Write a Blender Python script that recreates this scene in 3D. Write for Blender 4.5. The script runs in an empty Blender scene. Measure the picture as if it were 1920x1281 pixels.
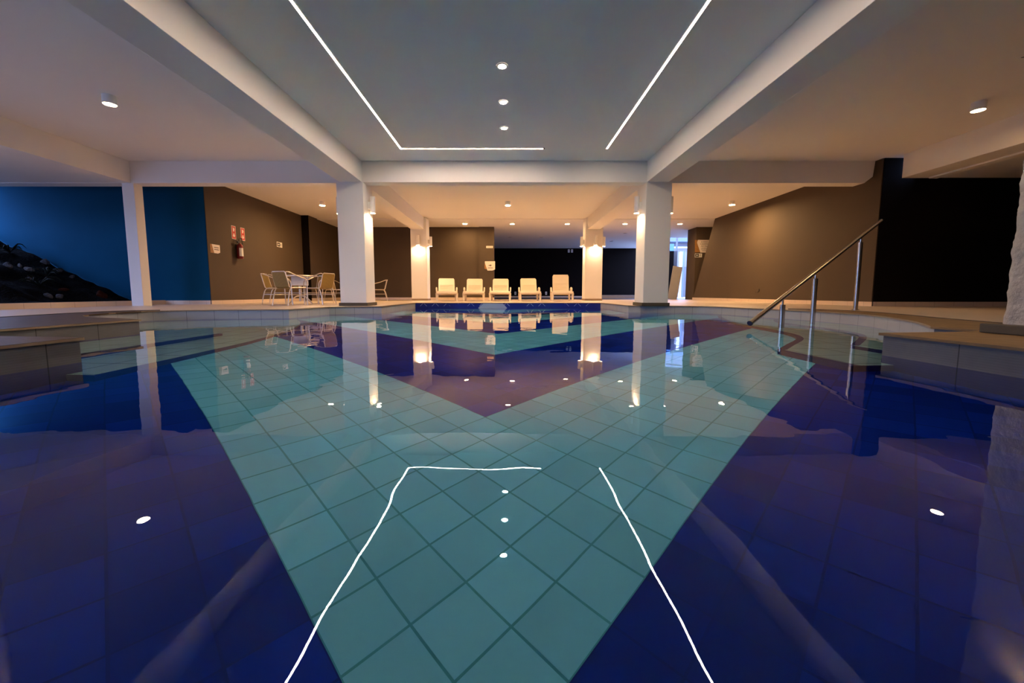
import bpy, bmesh, math, random
from mathutils import Vector, Matrix, noise
from mathutils.geometry import tessellate_polygon
random.seed(7)
C = bpy.context.scene.collection
PI = math.pi
# ------------------------------------------------------------------ measured camera (1920 x 1281 px)
F, TH, PX, PY, ZC = 745.15, 0.0921, 951.6, 618.47, 0.297
ZW = -0.158            # water level (deck = 0)
ZB = 2.78              # underside of the beams
ZT = 3.242             # ceiling
def ray(x, y):
    a = (x - PX) / F; b = (PY - y) / F
    return Vector((a, math.cos(TH) + b * math.sin(TH), -math.sin(TH) + b * math.cos(TH)))
def aty(x, y, Y):
    d = ray(x, y); t = Y / d.y; return Vector((d.x * t, Y, ZC + d.z * t))
def atz(x, y, z):
    d = ray(x, y); t = (z - ZC) / d.z; return Vector((d.x * t, d.y * t, z))
def atx(x, y, X):
    d = ray(x, y); t = X / d.x; return Vector((X, d.y * t, ZC + d.z * t))

# ------------------------------------------------------------------ mesh builder
class G:
    def __init__(s): s.bm = bmesh.new()
    def box(s, x0, x1, y0, y1, z0, z1, bev=0.0, seg=2):
        n0 = len(s.bm.verts)
        r = bmesh.ops.create_cube(s.bm, size=1.0)
        for v in r['verts']:
            v.co = Vector((x0 + (v.co.x + .5) * (x1 - x0), y0 + (v.co.y + .5) * (y1 - y0), z0 + (v.co.z + .5) * (z1 - z0)))
        if bev:
            es = set(e for v in r['verts'] for e in v.link_edges)
            bmesh.ops.bevel(s.bm, geom=list(es), offset=bev, segments=seg, affect='EDGES', profile=.6)
        return s
    def tube(s, pts, r, seg=10, closed=False, cap=True):
        pts = [Vector(p) for p in pts]; n = len(pts); rings = []
        rs = r if isinstance(r, (list, tuple)) else [r] * n
        up = None
        for i, p in enumerate(pts):
            a = pts[(i - 1) % n] if (closed or i) else p
            b = pts[(i + 1) % n] if (closed or i < n - 1) else p
            t = (b - a).normalized()
            if up is None:
                up = Vector((0, 0, 1)) if abs(t.z) < .9 else Vector((1, 0, 0))
            u = (up - t * up.dot(t)).normalized(); up = u; w = t.cross(u)
            rings.append([s.bm.verts.new(p + (u * math.cos(2 * PI * k / seg) + w * math.sin(2 * PI * k / seg)) * rs[i]) for k in range(seg)])
        for i in range(n if closed else n - 1):
            A, B = rings[i], rings[(i + 1) % n]
            for k in range(seg):
                s.bm.faces.new((A[k], A[(k + 1) % seg], B[(k + 1) % seg], B[k]))
        if cap and not closed:
            s.bm.faces.new(rings[0][::-1]); s.bm.faces.new(rings[-1])
        return s
    def lathe(s, prof, c=(0, 0, 0), seg=28):
        rings = []
        for r, z in prof:
            if r < 1e-6: rings.append([s.bm.verts.new((c[0], c[1], c[2] + z))])
            else: rings.append([s.bm.verts.new((c[0] + r * math.cos(2 * PI * k / seg), c[1] + r * math.sin(2 * PI * k / seg), c[2] + z)) for k in range(seg)])
        for A, B in zip(rings, rings[1:]):
            for k in range(seg):
                k2 = (k + 1) % seg
                if len(A) == 1 and len(B) == 1: continue
                if len(A) == 1: s.bm.faces.new((A[0], B[k2], B[k]))
                elif len(B) == 1: s.bm.faces.new((A[k], A[k2], B[0]))
                else: s.bm.faces.new((A[k], A[k2], B[k2], B[k]))
        return s
    def prism(s, poly, z0, z1):
        a = [s.bm.verts.new((p[0], p[1], z0)) for p in poly]; b = [s.bm.verts.new((p[0], p[1], z1)) for p in poly]
        n = len(poly)
        for i in range(n): s.bm.faces.new((a[i], a[(i + 1) % n], b[(i + 1) % n], b[i]))
        for t in tessellate_polygon([[Vector((p[0], p[1], 0)) for p in poly]]):
            s.bm.faces.new([b[i] for i in t]); s.bm.faces.new([a[i] for i in t][::-1])
        return s
    def plate(s, pts, thick):        # pts: 3D coplanar outline, extruded along -normal (normal towards camera side first)
        pts = [Vector(p) for p in pts]
        nrm = (pts[1] - pts[0]).cross(pts[2] - pts[0]).normalized()
        a = [s.bm.verts.new(p) for p in pts]; b = [s.bm.verts.new(p + nrm * thick) for p in pts]
        n = len(pts)
        s.bm.faces.new(a[::-1]); s.bm.faces.new(b)
        for i in range(n): s.bm.faces.new((a[i], a[(i + 1) % n], b[(i + 1) % n], b[i]))
        return s
    def flat(s, loops, z):
        V = [[Vector((p[0], p[1], 0)) for p in l] for l in loops]
        vs = [s.bm.verts.new((p[0], p[1], z)) for l in loops for p in l]
        for t in tessellate_polygon(V):
            f = s.bm.faces.new([vs[i] for i in t])
            f.normal_update()
            if f.normal.z < 0: f.normal_flip()
        return s
    def build(s, name, m, parent=None, smooth=False, recalc=True, M=None):
        if recalc: bmesh.ops.recalc_face_normals(s.bm, faces=s.bm.faces)
        if M is not None: bmesh.ops.transform(s.bm, matrix=M, verts=s.bm.verts)
        me = bpy.data.meshes.new(name); s.bm.to_mesh(me); s.bm.free()
        if m is not None: me.materials.append(m)
        if smooth:
            me.polygons.foreach_set('use_smooth', [True] * len(me.polygons))
            me.set_sharp_from_angle(angle=math.radians(38))
        o = bpy.data.objects.new(name, me); C.objects.link(o)
        if parent is not None: o.parent = parent
        return o
def tag(o, label=None, cat=None, group=None, kind=None):
    if label: o['label'] = label
    if cat: o['category'] = cat
    if group: o['group'] = group
    if kind: o['kind'] = kind
    return o
def thing(name, label, cat, loc=(0, 0, 0), rz=0.0, group=None):
    o = bpy.data.objects.new(name, None); C.objects.link(o); o.location = loc; o.rotation_euler = (0, 0, rz)
    o.empty_display_size = .1
    return tag(o, label, cat, group)
def struct(g, name, m, label=None, smooth=False, recalc=True):
    o = g.build(name, m, None, smooth, recalc); o['kind'] = 'structure'
    if label: o['label'] = label
    return o
def dup(root, loc, rz=None, label=None):
    def cp(o, par):
        c = o.copy(); C.objects.link(c)
        if par is not None: c.parent = par
        for ch in list(o.children): cp(ch, c)
        return c
    r = cp(root, None); r.location = loc
    if rz is not None: r.rotation_euler = (0, 0, rz)
    if label: r['label'] = label
    return r
def cr(pts, n=4):                       # Catmull-Rom through 2D points
    out = []
    for i in range(len(pts) - 1):
        p0 = pts[max(i - 1, 0)]; p1 = pts[i]; p2 = pts[i + 1]; p3 = pts[min(i + 2, len(pts) - 1)]
        for k in range(n):
            t = k / n
            out.append(tuple(.5 * (2 * p1[j] + (p2[j] - p0[j]) * t + (2 * p0[j] - 5 * p1[j] + 4 * p2[j] - p3[j]) * t * t + (3 * p1[j] - p0[j] - 3 * p2[j] + p3[j]) * t ** 3) for j in range(len(p1))))
    return out + [tuple(pts[-1])]

# ------------------------------------------------------------------ materials
def newmat(name):
    m = bpy.data.materials.new(name); m.use_nodes = True
    nt = m.node_tree; b = nt.nodes['Principled BSDF']; return m, nt, b
def N(nt, t, **k):
    n = nt.nodes.new(t)
    for a, v in k.items(): setattr(n, a, v)
    return n
def math_(nt, op, a, b=None, clamp=False):
    n = nt.nodes.new('ShaderNodeMath'); n.operation = op; n.use_clamp = clamp
    for i, v in enumerate((a, b)):
        if v is None: continue
        if hasattr(v, 'links'): nt.links.new(v, n.inputs[i])
        else: n.inputs[i].default_value = v
    return n.outputs[0]
def mixc(nt, f, a, b):
    n = nt.nodes.new('ShaderNodeMix'); n.data_type = 'RGBA'
    for s, v in ((n.inputs[0], f), (n.inputs[6], a), (n.inputs[7], b)):
        if hasattr(v, 'links'): nt.links.new(v, s)
        elif s is n.inputs[0]: s.default_value = v
        else: s.default_value = (*v, 1)
    return n.outputs[2]
def pos(nt):
    g = N(nt, 'ShaderNodeNewGeometry'); x = N(nt, 'ShaderNodeSeparateXYZ'); nt.links.new(g.outputs['Position'], x.inputs[0])
    return g.outputs['Position'], x.outputs
def noise_(nt, vec, scale, detail=3, rough=.55):
    n = N(nt, 'ShaderNodeTexNoise'); n.inputs['Scale'].default_value = scale; n.inputs['Detail'].default_value = detail; n.inputs['Roughness'].default_value = rough
    if vec is not None: nt.links.new(vec, n.inputs['Vector'])
    return n.outputs['Fac']
def bump(nt, b, h, strength, dist=.01):
    n = N(nt, 'ShaderNodeBump'); n.inputs['Strength'].default_value = strength; n.inputs['Distance'].default_value = dist
    nt.links.new(h, n.inputs['Height']); nt.links.new(n.outputs[0], b.inputs['Normal'])
def plain(name, col, rough=.6, metal=0., var=0., vscale=4., bmp=0., bscale=40., bdist=.004, spec=None):
    m, nt, b = newmat(name)
    b.inputs['Base Color'].default_value = (*col, 1); b.inputs['Roughness'].default_value = rough; b.inputs['Metallic'].default_value = metal
    if spec is not None: b.inputs['Specular IOR Level'].default_value = spec
    if var or bmp:
        p, _ = pos(nt)
        if var:
            f = noise_(nt, p, vscale, 4)
            lo = tuple(c * (1 - var) for c in col); hi = tuple(min(1, c * (1 + var)) for c in col)
            nt.links.new(mixc(nt, f, lo, hi), b.inputs['Base Color'])
        if bmp: bump(nt, b, noise_(nt, p, bscale, 4), bmp, bdist)
    return m
def grout_mask(nt, c, size, w, off=0.0):     # 1 on the joint
    f = math_(nt, 'FRACT', math_(nt, 'ADD', math_(nt, 'DIVIDE', c, size), 100.0 + off))
    d = math_(nt, 'ABSOLUTE', math_(nt, 'SUBTRACT', f, .5))
    return math_(nt, 'GREATER_THAN', d, .5 - w / size / 2)
def tile(name, col, grout, sx, sy, w, axes=(0, 1), rough=.3, var=.06, offs=(0, 0), bmp=.3, spec=.5, coat=0.0):
    m, nt, b = newmat(name); p, x = pos(nt)
    g = math_(nt, 'MAXIMUM', grout_mask(nt, x[axes[0]], sx, w, offs[0]), grout_mask(nt, x[axes[1]], sy, w, offs[1]))
    f = noise_(nt, p, 2.3, 3)
    c = mixc(nt, f, tuple(v * (1 - var) for v in col), tuple(min(1, v * (1 + var)) for v in col))
    nt.links.new(mixc(nt, g, c, grout), b.inputs['Base Color'])
    b.inputs['Roughness'].default_value = rough; b.inputs['Specular IOR Level'].default_value = spec
    if coat: b.inputs['Coat Weight'].default_value = coat; b.inputs['Coat Roughness'].default_value = .08
    bump(nt, b, math_(nt, 'SUBTRACT', 1.0, g), bmp, .003)
    return m
def emit(name, col, s):
    m, nt, b = newmat(name); nt.nodes.remove(b); e = N(nt, 'ShaderNodeEmission')
    e.inputs[0].default_value = (*col, 1); e.inputs[1].default_value = s
    nt.links.new(e.outputs[0], nt.nodes['Material Output'].inputs[0]); return m

TEAL, NAVY = (.19, .69, .95), (.001, .028, .38)
M = {}
M['white'] = plain('white_plaster', (.80, .765, .73), .75, var=.03, vscale=1.2, bmp=.12, bscale=18)
M['ceil'] = plain('ceiling_paint', (.78, .755, .735), .85, var=.025, vscale=.8, bmp=.05, bscale=9)
M['rough'] = plain('rough_plaster', (.42, .375, .33), .9, var=.2, vscale=9, bmp=.9, bscale=26, bdist=.02)
M['brown'] = plain('dark_brown_paint', (.070, .046, .0255), .8, var=.08, vscale=2.0, bmp=.12, bscale=22)
M['dark'] = plain('near_black_paint_and_shade', (.0055, .0035, .003), .9, spec=.08, var=.1, vscale=2, bmp=.05, bscale=22)  # dark walls, and the painted shade on the left pier face
M['blue'] = plain('deep_blue_paint', (.0012, .052, .115), .9, spec=.1, var=.22, vscale=1.1, bmp=.1, bscale=14)
M['deck'] = tile('deck_tile', (.62, .50, .40), (.30, .23, .18), .44, .44, .008, (0, 1), .38, .07, (.2, .1), .25)
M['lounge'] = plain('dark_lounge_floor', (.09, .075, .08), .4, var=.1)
M['skirtx'] = tile('skirting_tile_x', (.66, .53, .42), (.34, .26, .2), .44, 9.0, .006, (0, 2), .35, .05, (.1, .5))
M['skirty'] = tile('skirting_tile_y', (.66, .53, .42), (.34, .26, .2), .44, 9.0, .006, (1, 2), .35, .05, (.1, .5))
M['coping'] = plain('coping_stone', (.20, .125, .063), .6, var=.4, spec=.15, vscale=7, bmp=.5, bscale=30, bdist=.006)
M['coping_left_dark'] = plain('dark_coping_stone', (.075, .048, .026), .5, var=.5, vscale=6, bmp=.5, bscale=30, bdist=.006, spec=.2)  # darker version of the coping stone, laid on the left ledge
M['nosing'] = plain('nosing_tile', (.30, .215, .14), .45, var=.2, spec=.3, vscale=5, bmp=.2, bscale=30)
M['gap_shade'] = plain('dark_gap_shade', (.03, .02, .015), .7)
M['plinth'] = plain('plinth_cement', (.07, .055, .036), .75, var=.25, vscale=8, bmp=.4, bscale=30)
M['steel'] = plain('brushed_steel', (.55, .51, .47), .22, 1.0, var=.05, vscale=30)
M['alu'] = plain('aluminium_tube', (.66, .57, .47), .35, 0.6)
M['lampbody'] = plain('lamp_white_metal', (.82, .80, .77), .4)
M['plastic'] = plain('cream_plastic', (.78, .68, .53), .35, var=.03, vscale=3)
M['whiteplastic'] = plain('white_plastic', (.80, .79, .78), .4)
M['red'] = plain('red_paint', (.20, .010, .008), .35)
M['redsign'] = plain('red_sign', (.50, .04, .024), .5)
M['black'] = plain('black_rubber', (.012, .011, .010), .5)
M['paper'] = plain('cream_acrylic', (.80, .70, .60), .35)
M['ink'] = plain('dark_lettering', (.035, .022, .015), .6)
M['wood'] = plain('amber_wood', (.33, .16, .045), .5, var=.5, vscale=14)
M['signwhite'] = plain('sign_white', (.80, .77, .70), .5)
M['grey'] = plain('grey_board', (.33, .32, .335), .6, var=.08)
M['greywall'] = plain('grey_render', (.09, .085, .09), .8, var=.1)
M['soil'] = plain('dark_soil', (.003, .0024, .002), .95, var=.5, vscale=6, bmp=1.0, bscale=20, bdist=.05, spec=.05)
M['rock'] = plain('pale_rock', (.16, .16, .17), .8, var=.6, vscale=8, bmp=.8, bscale=20, bdist=.03, spec=.05)
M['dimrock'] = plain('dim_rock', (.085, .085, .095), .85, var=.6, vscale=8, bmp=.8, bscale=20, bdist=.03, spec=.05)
M['redrock'] = plain('reddish_rock', (.045, .014, .009), .85, var=.4, vscale=8, bmp=.8, bscale=20, bdist=.03, spec=.05)
M['leaf'] = plain('dark_leaf', (.012, .014, .010), .6, var=.3, spec=.05)
M['screen'] = plain('blue_panel', (.05, .13, .28), .5)
M['facade'] = plain('pale_facade', (.17, .155, .17), .7, var=.04)
M['beamgrey'] = plain('steel_blue_beam', (.10, .13, .20), .5)
M['grass'] = plain('outdoor_ground', (.34, .34, .35), .9)
def lamp(name, s, col=(1.0, .62, .285)): return emit(name, col, s)
M['led'] = lamp('led_strip_glow', 38.0, (1.0, .76, .58))
M['down'] = lamp('downlight_glow', 650.0)
M['recess'] = lamp('recessed_lounge_glow', 185.0)
M['spot'] = lamp('recessed_glow', 160.0, (1.0, .80, .62))
M['wallglow'] = lamp('wall_lamp_glow', 260.0, (1.0, .66, .38))
M['neardown'] = lamp('near_downlight_glow', 68.0)
M['nearwall'] = lamp('near_wall_lamp_glow', 50.0, (1.0, .66, .38))

# wicker
m, nt, b = newmat('woven_wicker'); p, x = pos(nt)
w = N(nt, 'ShaderNodeTexChecker'); w.inputs['Scale'].default_value = 150; nt.links.new(p, w.inputs['Vector'])
nt.links.new(mixc(nt, w.outputs['Fac'], (.30, .19, .036), (.20, .125, .022)), b.inputs['Base Color']); b.inputs['Roughness'].default_value = .55
M['wicker'] = m
# pool floor: diagonal tiles in chevron bands
m, nt, b = newmat('pool_floor_tile'); p, x = pos(nt)
V0, T = .5508, .2551
xs = math_(nt, 'ADD', x[0], .118)
va = math_(nt, 'SUBTRACT', math_(nt, 'ADD', x[1], xs), V0); vb = math_(nt, 'SUBTRACT', math_(nt, 'SUBTRACT', x[1], xs), V0)
v = math_(nt, 'MINIMUM', va, vb)
band = math_(nt, 'FRACT', math_(nt, 'ADD', math_(nt, 'DIVIDE', v, T * 12), 100.0))
isteal = math_(nt, 'MULTIPLY', math_(nt, 'LESS_THAN', band, .5), math_(nt, 'GREATER_THAN', v, 0.0))
g = math_(nt, 'MAXIMUM', grout_mask(nt, va, T, .010), grout_mask(nt, vb, T, .010))
ia = N(nt, 'ShaderNodeCombineXYZ'); nt.links.new(math_(nt, 'FLOOR', math_(nt, 'DIVIDE', va, T)), ia.inputs[0]); nt.links.new(math_(nt, 'FLOOR', math_(nt, 'DIVIDE', vb, T)), ia.inputs[1])
wn = N(nt, 'ShaderNodeTexWhiteNoise'); nt.links.new(ia.outputs[0], wn.inputs['Vector'])
tl = mixc(nt, wn.outputs['Value'], tuple(c * .90 for c in TEAL), tuple(c * 1.06 for c in TEAL))
nv = mixc(nt, wn.outputs['Value'], tuple(c * .75 for c in NAVY), tuple(c * 1.2 for c in NAVY))
gt = mixc(nt, isteal, (.002, .020, .25), (.06, .38, .56))
nt.links.new(mixc(nt, g, mixc(nt, isteal, nv, tl), gt), b.inputs['Base Color']); b.inputs['Roughness'].default_value = .6; b.inputs['Specular IOR Level'].default_value = .05
M['floor_tile'] = m
# pool side tiles: pale row above the water, navy below
m, nt, b = newmat('pool_wall_tile'); p, x = pos(nt)
gx = N(nt, 'ShaderNodeNewGeometry'); sn = N(nt, 'ShaderNodeSeparateXYZ'); nt.links.new(gx.outputs['Normal'], sn.inputs[0])
along = math_(nt, 'ADD', math_(nt, 'MULTIPLY', x[0], math_(nt, 'GREATER_THAN', math_(nt, 'ABSOLUTE', sn.outputs[1]), .6)),
              math_(nt, 'MULTIPLY', x[1], math_(nt, 'LESS_THAN', math_(nt, 'ABSOLUTE', sn.outputs[1]), .6)))
g = grout_mask(nt, along, .36, .006, .3)
pale = mixc(nt, g, mixc(nt, noise_(nt, p, 3, 3), (.36, .35, .365), (.44, .43, .44)), (.16, .155, .16))
g2 = math_(nt, 'MAXIMUM', grout_mask(nt, along, .18, .006), grout_mask(nt, x[2], .18, .006))
below = mixc(nt, g2, NAVY, (.003, .01, .08))
up = math_(nt, 'GREATER_THAN', x[2], -.165)
nt.links.new(mixc(nt, up, below, pale), b.inputs['Base Color']); b.inputs['Roughness'].default_value = .32
bump(nt, b, noise_(nt, p, 8, 2), .15, .004)
M['pool_wall'] = m
# ribbed darker tile of the side ledges
m, nt, b = newmat('ribbed_ledge_tile'); p, x = pos(nt)
g = grout_mask(nt, x[1], .52, .007, .37)
rib = math_(nt, 'SINE', math_(nt, 'MULTIPLY', x[2], 2 * PI / .015))
nz = noise_(nt, p, 5, 4)
base = mixc(nt, nz, (.115, .108, .112), (.165, .155, .158))
base = mixc(nt, math_(nt, 'MULTIPLY', math_(nt, 'GREATER_THAN', rib, .55), .16), base, (.07, .066, .07))
base = mixc(nt, g, base, (.04, .038, .04))
nt.links.new(mixc(nt, math_(nt, 'GREATER_THAN', x[2], -.165), mixc(nt, g, (.002, .014, .20), (.002, .01, .08)), base), b.inputs['Base Color'])
b.inputs['Roughness'].default_value = .45; b.inputs['Specular IOR Level'].default_value = .3
bump(nt, b, rib, .06, .002)
M['ledge'] = m
# far pool wall: navy tiles set diagonally with thin pale joints
m, nt, b = newmat('navy_diamond_tile'); p, x = pos(nt)
a_ = math_(nt, 'ADD', x[0], x[2]); b_ = math_(nt, 'SUBTRACT', x[0], x[2])
g = math_(nt, 'MAXIMUM', grout_mask(nt, a_, .36, .020, .1), grout_mask(nt, b_, .36, .020, .1))
gn = math_(nt, 'GREATER_THAN', noise_(nt, p, 2.2, 1), .47)
gz = math_(nt, 'MULTIPLY', math_(nt, 'MULTIPLY', g, gn), math_(nt, 'GREATER_THAN', x[2], -.10))
nt.links.new(mixc(nt, gz, (.006, .022, .26), (.38, .42, .66)), b.inputs['Base Color']); b.inputs['Roughness'].default_value = .3
M['pool_navy'] = m
M['tread'] = tile('step_tread_tile', (.27, .47, .50), (.08, .16, .18), .36, .36, .012, (0, 1), .4, .06)
M['riser'] = plain('navy_riser_tile', (.006, .012, .15), .35)
M['hexa'] = plain('pale_blue_tile', (.36, .42, .62), .35, var=.05)
# water
m = bpy.data.materials.new('pool_water'); m.use_nodes = True; nt = m.node_tree; nt.nodes.remove(nt.nodes['Principled BSDF'])
gl = N(nt, 'ShaderNodeBsdfGlass'); gl.inputs['Roughness'].default_value = 0; gl.inputs['IOR'].default_value = 1.333; gl.inputs['Color'].default_value = (.98, 1, 1, 1)
p, x = pos(nt)
n1 = noise_(nt, p, .55, 1.5, .5); n2 = noise_(nt, p, 2.6, 2.0, .5)
h = math_(nt, 'ADD', math_(nt, 'MULTIPLY', n1, 1.0), math_(nt, 'ADD', math_(nt, 'MULTIPLY', n2, .21), math_(nt, 'MULTIPLY', noise_(nt, p, 8.0, 1.0, .5), .022)))
bp = N(nt, 'ShaderNodeBump'); bp.inputs['Strength'].default_value = 1.0; bp.inputs['Distance'].default_value = .0085
nt.links.new(h, bp.inputs['Height']); nt.links.new(bp.outputs[0], gl.inputs['Normal']); nt.links.new(gl.outputs[0], nt.nodes['Material Output'].inputs[0])
M['water'] = m

# ------------------------------------------------------------------ pool
R_CURVE = cr([(3.71, 3.44), (4.22, 4.08), (4.61, 4.72), (4.88, 5.25), (5.02, 5.79), (5.03, 6.3), (4.96, 6.8), (4.78, 7.55), (4.62, 8.45), (4.40, 8.95), (3.95, 9.14)])
L_CURVE = cr([(-3.97, 7.21), (-5.0, 7.02), (-5.62, 6.75), (-5.92, 6.47), (-5.88, 5.9), (-5.62, 5.25), (-5.2, 4.9), (-4.6, 4.66), (-4.1, 4.41)])
RIGHT = [(2.76, -.5), (2.76, 2.90), (3.40, 2.97), (3.74, 3.08)] + R_CURVE + [(2.86, 9.40), (2.82, 12.10)]
LEFT = [(-2.80, 12.10), (-2.82, 8.90), (-3.82, 8.51)] + L_CURVE + [(-4.12, 2.75), (-2.82, 2.60), (-2.82, -.5)]
POOL = RIGHT + LEFT
def strip(path, z0, z1, name, m, closed=False, smooth=True):
    g = G(); a = [g.bm.verts.new((p[0], p[1], z0)) for p in path]; b = [g.bm.verts.new((p[0], p[1], z1)) for p in path]
    for i in range(len(path) - (0 if closed else 1)):
        j = (i + 1) % len(path); g.bm.faces.new((a[j], a[i], b[i], b[j]))
    return struct(g, name, m, smooth=smooth, recalc=False)
ZF = ZW - .64
strip(LEFT[:-3], ZF, 0, 'pool_wall_left', M['pool_wall'])
strip(LEFT[-4:] + [(2.76, -.5)], ZF, 0, 'pool_wall_left_ledge', M['ledge'], smooth=False)
strip(RIGHT[4:], ZF, 0, 'pool_wall_right', M['pool_wall'])
strip(RIGHT[:5], ZF, 0, 'pool_wall_right_ledge', M['ledge'], smooth=False)
strip([(2.82, 12.10), (-2.80, 12.10)], ZF, 0, 'pool_wall_far', M['pool_navy'])
struct(G().flat([POOL], ZF), 'pool_floor', M['floor_tile'])
w = G().flat([POOL], ZW).build('pool_water', M['water'], recalc=False); w['kind'] = 'structure'
w['label'] = 'still pool water mirroring the lights'
# underwater steps of the two round side bays
def steps(name, poly, ztop, edge_n):
    g = G().prism(poly, ZF + .002, ztop); o = struct(g, name, M['tread'])
    o.data.materials.append(M['riser'])
    for f in o.data.polygons:
        if abs(f.normal.z) < .5: f.material_index = 1
    return o
e2 = cr([(2.42, 3.53), (2.75, 3.88), (3.19, 4.35), (3.42, 4.82), (3.50, 5.3), (3.56, 5.8), (3.72, 6.6), (4.0, 7.4), (4.35, 8.2), (4.62, 8.7)])
steps('pool_step_right_lower', [(2.45, 2.80), *e2, (5.3, 8.7), (5.3, 2.80)], ZW - .40, 0)
e1 = cr([(3.13, 3.60), (3.74, 4.2), (4.06, 4.64), (4.24, 5.33), (4.25, 6.0), (4.5, 6.7), (4.96, 7.3)])
steps('pool_step_right_upper', [(3.13, 2.5), *e1, (5.4, 7.3), (5.4, 2.5)], ZW - .17, 0)
f2 = cr([(-2.64, 2.5), (-2.66, 3.5), (-2.72, 4.3), (-2.95, 5.4), (-3.4, 6.5), (-4.0, 7.5)])
steps('pool_step_left_lower', [*f2, (-6.2, 7.5), (-6.2, 2.5)][::-1], ZW - .42, 0)
steps('pool_step_left_upper', [(-3.30, 2.3), (-3.33, 4.62), (-4.6, 5.2), (-6.2, 5.6), (-6.2, 2.3)][::-1], ZW - .17, 0)
def nosing_stripe(name, path, z, w, side):
    g = G(); A_ = []
    for i, p in enumerate(path):
        a, b_ = Vector(path[max(i - 1, 0)]), Vector(path[min(i + 1, len(path) - 1)])
        t = (b_ - a).normalized(); nn = Vector((t.y, -t.x)) * side
        q = Vector(p) + nn * w; q0 = Vector(p) - nn * .004
        A_.append((g.bm.verts.new((*q0, z)), g.bm.verts.new((*q, z))))
    for (a, b_), (c, d) in zip(A_, A_[1:]):
        f = g.bm.faces.new((a, b_, d, c)); f.normal_update()
        if f.normal.z < 0: f.normal_flip()
    struct(g, name, M['riser'], recalc=False)
nosing_stripe('trim_7', [(2.45, 2.80)] + e2, ZW - .398, .06, 1)
nosing_stripe('trim_8', e1, ZW - .168, .06, 1)
nosing_stripe('trim_9', [(-3.30, 2.3), (-3.33, 4.62)], ZW - .168, .05, -1)
# hexagonal pale tile on the far wall
zt_ = 0.0
struct(G().plate([(-.72, 12.098, -.004), (-.155, 12.098, -.004), (-.01, 12.098, ZW), (-.155, 12.098, 2 * ZW), (-.72, 12.098, 2 * ZW), (-.895, 12.098, ZW)], .006), 'trim_1', M['hexa'], 'pale blue hexagonal tile set in the navy pool wall')

# deck with the pool cut out
DECK = [(-14, -3), (13, -3), (13, 18.3), (-14, 18.3)]
def offset(path, d):
    out = []; n = len(path)
    for i in range(n):
        a, b_, c = Vector(path[i - 1]), Vector(path[i]), Vector(path[(i + 1) % n])
        t1 = (b_ - a).normalized(); t2 = (c - b_).normalized()
        n1 = Vector((t1.y, -t1.x)); n2 = Vector((t2.y, -t2.x))
        mt = (n1 + n2); mt = mt / max(.35, mt.length_squared / 2) if mt.length > 1e-6 else n1
        out.append(tuple(b_ + mt * d))
    return out
struct(G().flat([DECK, POOL], 0.0), 'floor_deck', M['deck'])
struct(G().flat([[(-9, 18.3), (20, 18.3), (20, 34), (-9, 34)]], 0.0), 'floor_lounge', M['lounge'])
M['bounce_paving'] = plain('pale_bounce_paving', (.36, .355, .35), .8, var=.1)
struct(G().flat([[(8.9, 21.4), (20, 21.4), (20, 34), (8.9, 34)]], 0.004), 'floor_outdoor_bounce', M['bounce_paving'])  # pale sheet added to bounce skylight up onto the ceiling
struct(G().flat([[(-60, -60), (60, -60), (60, 80), (-60, 80)]], -1.2), 'ground_outside', M['grass'])
# nosing all round the pool edge
inn, outr = offset(POOL, -.018), offset(POOL, .10)
g = G(); n = len(POOL)
ring = [[g.bm.verts.new((*p, z)) for p in q] for q, z in ((outr, .003), (inn, .004), (inn, -.013), (POOL, -.015))]
for A, B in zip(ring, ring[1:]):
    for i in range(n):
        j = (i + 1) % n; g.bm.faces.new((A[i], A[j], B[j], B[i]))
struct(g, 'trim_2', M['nosing'], 'tiled nosing along the pool edge')
# brown stone copings on the side ledges and round bays
rs = [(2.745, -.5), (2.745, 2.912), (3.40, 2.985), (3.73, 3.09), (3.70, 3.45)] + [p for p in R_CURVE[1:25]]
rs = [(p[0] - .012, p[1]) for p in rs]
outer_r = [(5.55, 6.85), (5.60, 6.2), (5.36, 5.4), (5.05, 4.67), (4.78, 3.84), (4.66, 3.0), (4.66, -.5)]
struct(G().prism(rs + outer_r, -.012, .006), 'coping_right', M['coping'], 'brown stone coping of the right pool ledge')
ls = [(-2.805, -.5), (-2.805, 2.612), (-4.105, 2.762), (-4.09, 4.40)] + [(-4.6, 4.65), (-5.2, 4.89), (-5.62, 5.24), (-5.87, 5.9), (-5.90, 6.40)]
outer_l = [(-6.25, 6.45), (-6.3, 5.8), (-6.15, 5.0), (-5.95, 4.2), (-5.8, 3.0), (-5.8, -.5)]
struct(G().prism((ls + outer_l)[::-1], -.012, .006), 'coping_left', M['coping_left_dark'], 'brown stone coping of the left pool ledge')
def gap_shade(path, name):  # raised dark strip painting in the shaded gap behind the coping
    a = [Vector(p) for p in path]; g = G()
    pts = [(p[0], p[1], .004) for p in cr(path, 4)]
    g.tube(pts, .010, 6); return struct(g, name, M['gap_shade'])
gap_shade([(5.15, 7.3)] + outer_r, 'gap_shade_right'); gap_shade([(-5.9, 6.75)] + outer_l, 'gap_shade_left')

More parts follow.
